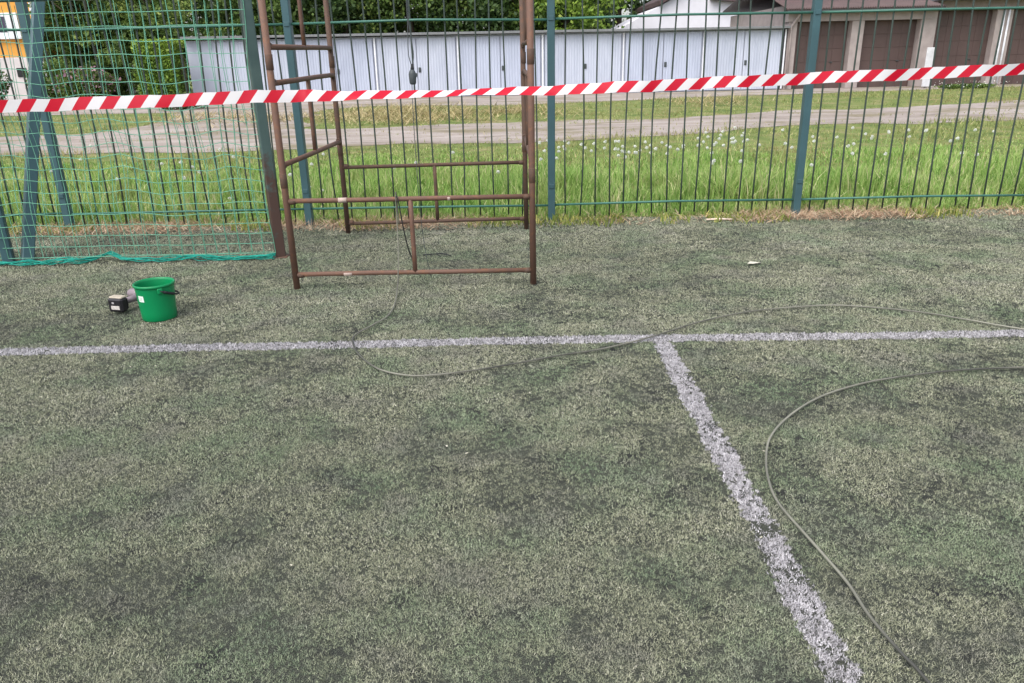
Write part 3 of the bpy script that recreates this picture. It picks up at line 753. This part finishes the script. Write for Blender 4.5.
xb = [-11.05, -7.98, -4.92, -1.80, 1.40, 4.45, 7.48, 10.53]
m = MB(); m.box((-.76, 2.98, 1.10), (22.5, 5.9, 2.20)); m.build('wall', m_blue2, gar)
m = MB()
m.add([(-12.12, -.25, 2.26), (10.62, -.25, 2.18), (10.62, 6.2, 2.36), (-12.12, 6.2, 2.40), (-12.12, -.25, 2.32), (10.62, -.25, 2.24), (10.62, 6.2, 2.42), (-12.12, 6.2, 2.46)],
      [(3, 2, 1, 0), (4, 5, 6, 7), (1, 2, 6, 5), (3, 0, 4, 7), (2, 3, 7, 6)])
rf = m.build('roof', m_roofd, gar)
m = MB(); m.add([(-12.12, -.256, 2.252), (10.62, -.256, 2.172), (10.62, -.256, 2.262), (-12.12, -.256, 2.342), (-12.12, -.30, 2.262), (10.62, -.30, 2.182), (10.62, -.30, 2.25), (-12.12, -.30, 2.33)],
      [(4, 5, 6, 7), (3, 2, 6, 7)[::-1], (0, 1, 5, 4)[::-1], (1, 2, 6, 5), (0, 3, 7, 4)[::-1]]); m.build('fascia', m_fascia, rf)
for i in range(7):
    a, bb = xb[i], xb[i+1]
    m = MB(); mid = (a+bb)/2
    corr(m, a+.09, mid-.012, -.035, .04, 2.13); corr(m, mid+.012, bb-.09, -.035, .04, 2.13)
    dr = m.build('garage_door', m_blue if i % 2 else m_blue2, gar)
    m = MB(); m.box((mid+.09, -.075, 1.0), (.03, .05, .12), bev=.008); m.box((mid+.09, -.062, 1.0), (.09, .012, .18), bev=.004); m.build('handle', m_dgrey, dr)
    m = MB(); m.box((bb, -.06, 1.09), (.06 if i % 2 else .05, .05, 2.12), bev=.005)
    m.build('cover_strip', m_whitep, gar)

bg_ = thing('brown_garage_block', 'beige garage block with brown doors under a reddish corrugated roof', 'garages', (0, 31, .3))
m_redroof = sheet('red_brown_roof', lin(92, 73, 73), lin(78, 64, 64))
def pillar(x0, x1, z1, y=0.): m = MB(); m.box(((x0+x1)/2, .2+y, z1/2), (x1-x0, .5, z1), bev=.01); return m.build('pillar', m_beige, bg_)
for x0, x1, z1 in ((10.62, 10.94, 2.60), (13.0, 13.46, 2.40), (15.58, 16.16, 2.68), (18.38, 18.98, 2.68), (21.4, 21.9, 2.68), (24.3, 24.9, 2.68)): pillar(x0, x1, z1)
m = MB(); m.box((13.25, .16, 2.545), (5.38, .5, .29)); m.build('lintel', m_beige, bg_)
m = MB(); m.box((20.6, .14, 2.84), (9.2, .6, .32)); m.build('lintel', plain('dark_beige', lin(140, 128, 126), .9, .15), bg_)
m = MB(); m.box((17.76, 4.5, 1.5), (14.2, 7.4, 3.0)); m.build('wall', m_beige, bg_)
def panel_door(x0, x1, z1, y):
    m = MB(); rws = 5; cl = 4
    m.box(((x0+x1)/2, y+.05, z1/2), (x1-x0, .06, z1))
    for r_ in range(rws):
        for c_ in range(cl):
            w_ = (x1-x0)/cl; h_ = z1/rws
            m.box((x0+(c_+.5)*w_, y+.016, (r_+.5)*h_), (w_-.014, .016, h_-.016), bev=.006)
    dr = m.build('garage_door', m_brown, bg_)
    m = MB(); m.box(((x0+x1)/2+.5, y-.01, .95), (.12, .05, .03), bev=.008); m.build('handle', m_dgrey, dr)
panel_door(10.95, 12.99, 2.39, .28); panel_door(13.47, 15.57, 2.39, .28); panel_door(16.17, 18.37, 2.67, .25); panel_door(18.99, 21.39, 2.67, .25); panel_door(21.91, 24.29, 2.67, .25)
m = MB()
for x in (18.62, 18.80): m = MB(); m.tube([(x, -.10, .05), (x, -.10, 2.66)], .035, 8); m.build('downpipe', m_whitep, bg_)
pass
m = MB(); m.tube([(10.70, -.12, .05), (10.70, -.12, 2.1), (10.70, -.12, 2.25), (10.9, -.3, 2.62), (11.0, -.36, 2.78)], .04, 8); m.build('downpipe', m_beige, bg_)
# corrugated roof of the block, waves running down to the eave
V = []; nn = 130
for j, (yy, zz) in enumerate(((-.55, 2.83), (3.8, 3.95), (8.4, 3.2))):
    for i in range(nn*4+1):
        x = 10.3+5.85*i/(nn*4); V.append((x, yy, zz+.035*math.sin(i*math.pi/4*1.0)))
k = nn*4+1; Fq = np.concatenate([np.stack([j*k+np.arange(k-1), j*k+np.arange(1, k), (j+1)*k+np.arange(1, k), (j+1)*k+np.arange(k-1)], 1) for j in range(2)])
ro = npmesh('roof', np.array(V), F4=Fq, mat=m_redroof, parent=bg_, smooth=True)
so_ = ro.modifiers.new('thickness', 'SOLIDIFY'); so_.thickness = .02
m = MB(); m.box((13.25, -.50, 2.735), (5.8, .05, .10)); m.build('eave_board', m_roofd, ro)
m = MB(); m.box((20.6, 3.9, 3.08), (9.3, 9.2, .15), bev=.02); m.build('flat_roof', m_fascia, bg_)

wp = thing('white_marker_post', 'white board post standing before a beige pillar between brown garage doors', 'post', (15.55, 29.9, .29))
m = MB(); m.box((0, 0, .72), (.28, .06, 1.36), bev=.01); m.build('board', plain('weathered_white', lin(206, 206, 210)), wp)
m = MB(); m.box((0, .05, .70), (.07, .05, 1.40), bev=.01); m.build('stake', m_fascia, wp)

# white house behind the garages
m_lwall = plain('white_render', lin(226, 224, 232), .9, .15, .05, 2)
hs_ = thing('white_house', 'white gabled house showing above the blue garage roof', 'house', (0, 42, .3))
m = MB()
prof = [(5.6, 0), (5.6, 2.55), (13.0, 6.35), (14.5, 5.6), (14.5, 0)]
k = len(prof); m.add([(x, 0, z) for x, z in prof]+[(x, 8, z) for x, z in prof], [tuple(range(k))]+[tuple(range(2*k-1, k-1, -1))]+[((i+1) % k, i, k+i, k+(i+1) % k) for i in range(k)]); m.build('wall', m_lwall, hs_)
m = MB()
for a, bb in (((7.75, 3.72), (13.05, 6.46)), ((13.05, 6.46), (14.9, 5.52))):
    m.add([(a[0], -.3, a[1]), (bb[0], -.3, bb[1]), (bb[0], 8.3, bb[1]), (a[0], 8.3, a[1]), (a[0], -.3, a[1]+.22), (bb[0], -.3, bb[1]+.22), (bb[0], 8.3, bb[1]+.22), (a[0], 8.3, a[1]+.22)],
          [(0, 1, 5, 4), (4, 5, 6, 7), (3, 2, 1, 0), (2, 3, 7, 6), (1, 2, 6, 5), (0, 4, 7, 3)])
m.build('roof', m_redroof, hs_)
m = MB(); m.add([(10.3, -.4, 3.92), (14.6, -.4, 3.50), (14.6, -.4, 3.92), (10.3, -.4, 4.30), (10.3, -.02, 3.92), (14.6, -.02, 3.50), (14.6, -.02, 3.92), (10.3, -.02, 4.30)], [(0, 1, 2, 3), (3, 2, 6, 7), (1, 5, 6, 2), (0, 3, 7, 4), (4, 5, 1, 0)]); m.build('eave_board', m_redroof, hs_)

# orange house far left
oh = thing('orange_house', 'orange rendered house with white plinth at the far left', 'house', (-27.0, 36, .3))
m_or = plain('orange_render', lin(226, 164, 82), .9, .15, .06, 1.5); m_pl = plain('plinth_render', lin(206, 200, 200), .9, .15, .1, 2)
m = MB(); m.box((0, 4, 3.9), (13.6, 8, 4.1)); m.build('wall', m_or, oh)
m = MB(); m.box((0, 4, .92), (13.7, 8.1, 1.84), bev=.02); m.build('plinth', m_pl, oh)
m = MB(); m.box((6.76, -.12, 2.9), (.14, .12, 5.8), bev=.02); m.build('downpipe', m_whitep, oh)
m_glass = plain('dark_glass', lin(52, 50, 76), .1, .6, .2, 2)
for x in (5.05, .6, -3.4):
    fr = MB(); fr.box((x, -.03, 3.15), (2.0, .10, .98), bev=.02); fo = fr.build('window', m_whitep, oh)
    p = MB(); p.box((x-.12, -.085, 3.18), (1.1, .02, .62)); p.build('pane', m_glass, fo)
    s = MB(); s.box((x, -.10, 2.62), (2.1, .2, .07), bev=.01); s.build('sill', m_whitep, fo)
for x in (5.72, 1.5):
    p = MB(); p.box((x, -.06, 1.22), (.42, .06, .38), bev=.01); p.build('cellar_vent', m_black, oh)
m = MB(); m.add([(-7.3, -.6, 5.9), (7.3, -.6, 5.9), (7.3, 8.6, 5.9), (-7.3, 8.6, 5.9), (-7.3, 4, 8.6), (7.3, 4, 8.6)], [(0, 1, 5, 4), (2, 3, 4, 5), (1, 2, 5), (3, 0, 4), (3, 2, 1, 0)]); m.build('roof', m_redroof, oh)

# ------------------------------------------------------------------ trees and shrubs
LG = {'dark': [(0, lin(40, 58, 32)), (.5, lin(66, 90, 46)), (.85, lin(106, 128, 66)), (1, lin(140, 158, 86))],
      'mid': [(0, lin(52, 72, 36)), (.5, lin(88, 112, 54)), (.85, lin(126, 148, 76)), (1, lin(160, 174, 96))],
      'bright': [(0, lin(66, 92, 38)), (.5, lin(116, 146, 56)), (.85, lin(158, 182, 82)), (1, lin(190, 204, 112))]}
m_leaf = {k: leafmat('foliage_'+k, v, .3) for k, v in LG.items()}
m_bark = plain('bark', lin(84, 74, 62), .95, .1, .25, 8)
def tree(x, y, h, wdt, kind, label, nleaf=7000, clumps=60, name='tree', lowest=.12, leaf=.17, cat='tree', group='trees behind the garages'):
    t = thing(name, label, cat, (x, y, float(tz(y))), 0, group)
    tr = MB(); tr.tube([(0, 0, 0), (.05, 0, h*.3), (-.06, .05, h*.6), (.02, 0, h*.85)], [.04*wdt+.05, .03*wdt+.04, .018*wdt+.03, .02], 8)
    for q in range(6):
        a = q*1.05+random.random(); z0 = h*(.25+.08*q)
        tr.tube([(0, 0, z0), (math.cos(a)*wdt*.2, math.sin(a)*wdt*.2, z0+h*.1), (math.cos(a)*wdt*.38, math.sin(a)*wdt*.38, z0+h*.2)], [.05, .035, .015], 6)
    tr.build('trunk', m_bark, t)
    C_ = []
    for q in range(clumps):
        v = RNG.normal(size=3); v /= np.linalg.norm(v); rr_ = RNG.random()**.4
        C_.append((v[0]*rr_*wdt*.5, v[1]*rr_*wdt*.42, h*(lowest+(1-lowest)*(.5+.5*v[2]*rr_))))
    C_ = np.array(C_); ci = RNG.integers(0, clumps, nleaf)
    sz = (.10+.10*RNG.random(clumps))*wdt
    D = RNG.normal(size=(nleaf, 3)); D /= np.linalg.norm(D, axis=1)[:, None]
    P = C_[ci]+D*(sz[ci]*RNG.random(nleaf)**.45)[:, None]*np.array([1, 1, .75])
    P[:, 2] = np.maximum(P[:, 2], .05)
    tint = RNG.normal(size=clumps)*.16
    rnd_ = np.clip(.48+.2*RNG.normal(size=nleaf)+tint[ci], 0, 1)
    leaves('crown', P, leaf, rnd_, m_leaf[kind], t)
    return t
door_words = ['first', 'second', 'third', 'fourth', 'fifth', 'sixth', 'seventh', 'eighth']
kinds = ['mid', 'dark', 'mid', 'dark', 'mid', 'bright', 'dark', 'dark']
for i in range(6):
    x = (xb[i]+xb[i+1])/2-1.2-(1.9 if i == 5 else .6 if i == 4 else 0)
    tree(x, 39.2+random.random(), 6.6+random.random()*1.6, 5.4, kinds[i],
         f'{ {"dark": "dark", "mid": "mid", "bright": "bright"}[kinds[i]]} green leafy tree rising behind the {door_words[i]} blue garage door from the left', 8500, 75, 'leafy_tree', .05, .2)
tree(6.9, 50.5, 10, 5, 'dark', 'tall dark tree rising behind the white gabled house', 9000, 60, 'leafy_tree', .0, .24)
for i, (x, kd, lb) in enumerate(((-24.5, 'dark', 'dark tree right beside the orange house wall'), (-20.4, 'mid', 'olive green tree between the orange house and the clipped hedge'), (-17.2, 'dark', 'dark tree rising behind the clipped hedge'))):
    tree(x*.93, 38.4+i*.9, 7.2, 5.2, kd, lb, 8500, 75, 'leafy_tree', .02, .19)
for x, y, h, kd, lb in ((-17.2, 34.6, 5.6, 'mid', 'dense leafy tree standing behind the pink blossoming shrub'), (-14.4, 33.6, 5.2, 'mid', 'leafy green tree standing right behind the clipped hedge'), (-18.4, 36.0, 5.8, 'dark', 'dark tree with low boughs beside the white plinth corner'), (-11.6, 37.6, 6.4, 'mid', 'broad leafy tree rising over the left end of the garage roof')):
    tree(x, y, h, 3.6, kd, lb, 11000, 60, 'leafy_tree', .0, .16)
for i, x in enumerate((-21.5, -14, -8.5, -3, .6, 3.4)):
    tree(x, 45.5, 10, 7.2 if x < 2 else 5, 'dark', ['tall dark tree in the back row behind the orange house corner', 'tall dark tree in the back row above the hedge', 'tall dark back row tree above the scaffold ladder side',
         'tall dark back row tree above the hanging connector', 'tall dark back row tree above the scaffold right leg', 'tall dark back row tree next to the white house'][i], 13000, 70, 'leafy_tree', .0, .26, group='back row of trees')

hd_ = thing('clipped_hedge', 'clipped yellow green box hedge at the left end of the garages', 'hedge', (-12.42, 29.6, .29))
n = 21000
q = RNG.random((n, 3)); fsel = RNG.integers(0, 3, n)
P = np.stack([(q[:, 0]-.5)*1.32, (q[:, 1]-.5)*1.2, q[:, 2]*2.1+.03], 1)
P[fsel == 0, 1] = -.6; P[fsel == 1, 2] = 2.12
P += RNG.normal(size=(n, 3))*.045; P[:, 2] = np.maximum(P[:, 2], .02)
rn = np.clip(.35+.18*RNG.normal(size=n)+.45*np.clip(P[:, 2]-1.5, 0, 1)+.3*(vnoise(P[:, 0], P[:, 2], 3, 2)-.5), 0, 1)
leaves('foliage', P, .10, rn, m_leaf['bright'], hd_)
m = MB()
for k in range(9): m.tube([(-.8+.2*k, 0, 0), (-.8+.2*k+.05*math.sin(k*2), .1*math.cos(k), 1.7)], [.03, .012], 6)
m.build('stems', m_bark, hd_)

def shrub(x, y, h, wdt, dpt, kind, label, n, leaf, flowers=0, name='shrub', cat='bush'):
    t = thing(name, label, cat, (x, y, float(tz(y))))
    v = RNG.normal(size=(n, 3)); v /= np.linalg.norm(v, axis=1)[:, None]; r_ = RNG.random(n)**.35
    lump = .75+.5*vnoise(v[:, 0]*2+5, v[:, 2]*2+v[:, 1]+9, 1.6, 3)
    P = v*(r_*lump)[:, None]*np.array([wdt/2, dpt/2, h/2])+np.array([0, 0, h/2]); P[:, 2] = np.maximum(P[:, 2], .02)
    leaves('foliage', P, leaf, np.clip(.45+.22*RNG.normal(size=n), 0, 1), m_leaf[kind], t)
    m = MB()
    for k in range(6): a = k*1.05; m.tube([(.05*math.cos(a), .05*math.sin(a), 0), (wdt*.25*math.cos(a), dpt*.25*math.sin(a), h*.6)], [.025, .01], 5)
    m.build('stems', m_bark, t)
    if flowers:
        k = np.where((P[:, 2] > h*.35) & (r_ > .8))[0][:flowers]
        leaves('blossoms', P[k]+RNG.normal(size=(len(k), 3))*.05, .12, RNG.random(len(k)), leafmat('pink_blossom', [(0, lin(150, 112, 130)), (.6, lin(186, 148, 160)), (1, lin(214, 184, 190))], .3), t)
    return t
shrub(-16.2, 31.2, 1.35, 2.4, 1.6, 'mid', 'low shrub with pink blossoms left of the clipped hedge', 6000, .10, 520, 'flowering_shrub')
shrub(-17.6, 31.5, 1.7, 1.9, 1.5, 'mid', 'loose green shrub between the pink blossoms and the orange house', 2600, .12)
shrub(-21.3, 33.2, 1.5, 2.0, 1.6, 'dark', 'grey green shrub growing against the white plinth of the orange house', 2600, .11)
shrub(-10.9, 27.0, .55, 2.2, 1.0, 'dark', 'low dark plant on the verge before the hedge', 1800, .08)
shrub(16.6, 29.0, .17, 2.2, .7, 'mid', 'low weeds with white blossoms below the brown garage doors', 1600, .07, 0, 'weed_patch', 'weeds')
n = 80
P = np.stack([16.4+.7*RNG.normal(size=n), 28.85+.15*RNG.normal(size=n), .31+.24*RNG.random(n)], 1)
stuff(leaves('white_wildflowers', P, .05, RNG.random(n), m_puff), 'white wildflower heads among weeds before the brown garages', 'flowers')
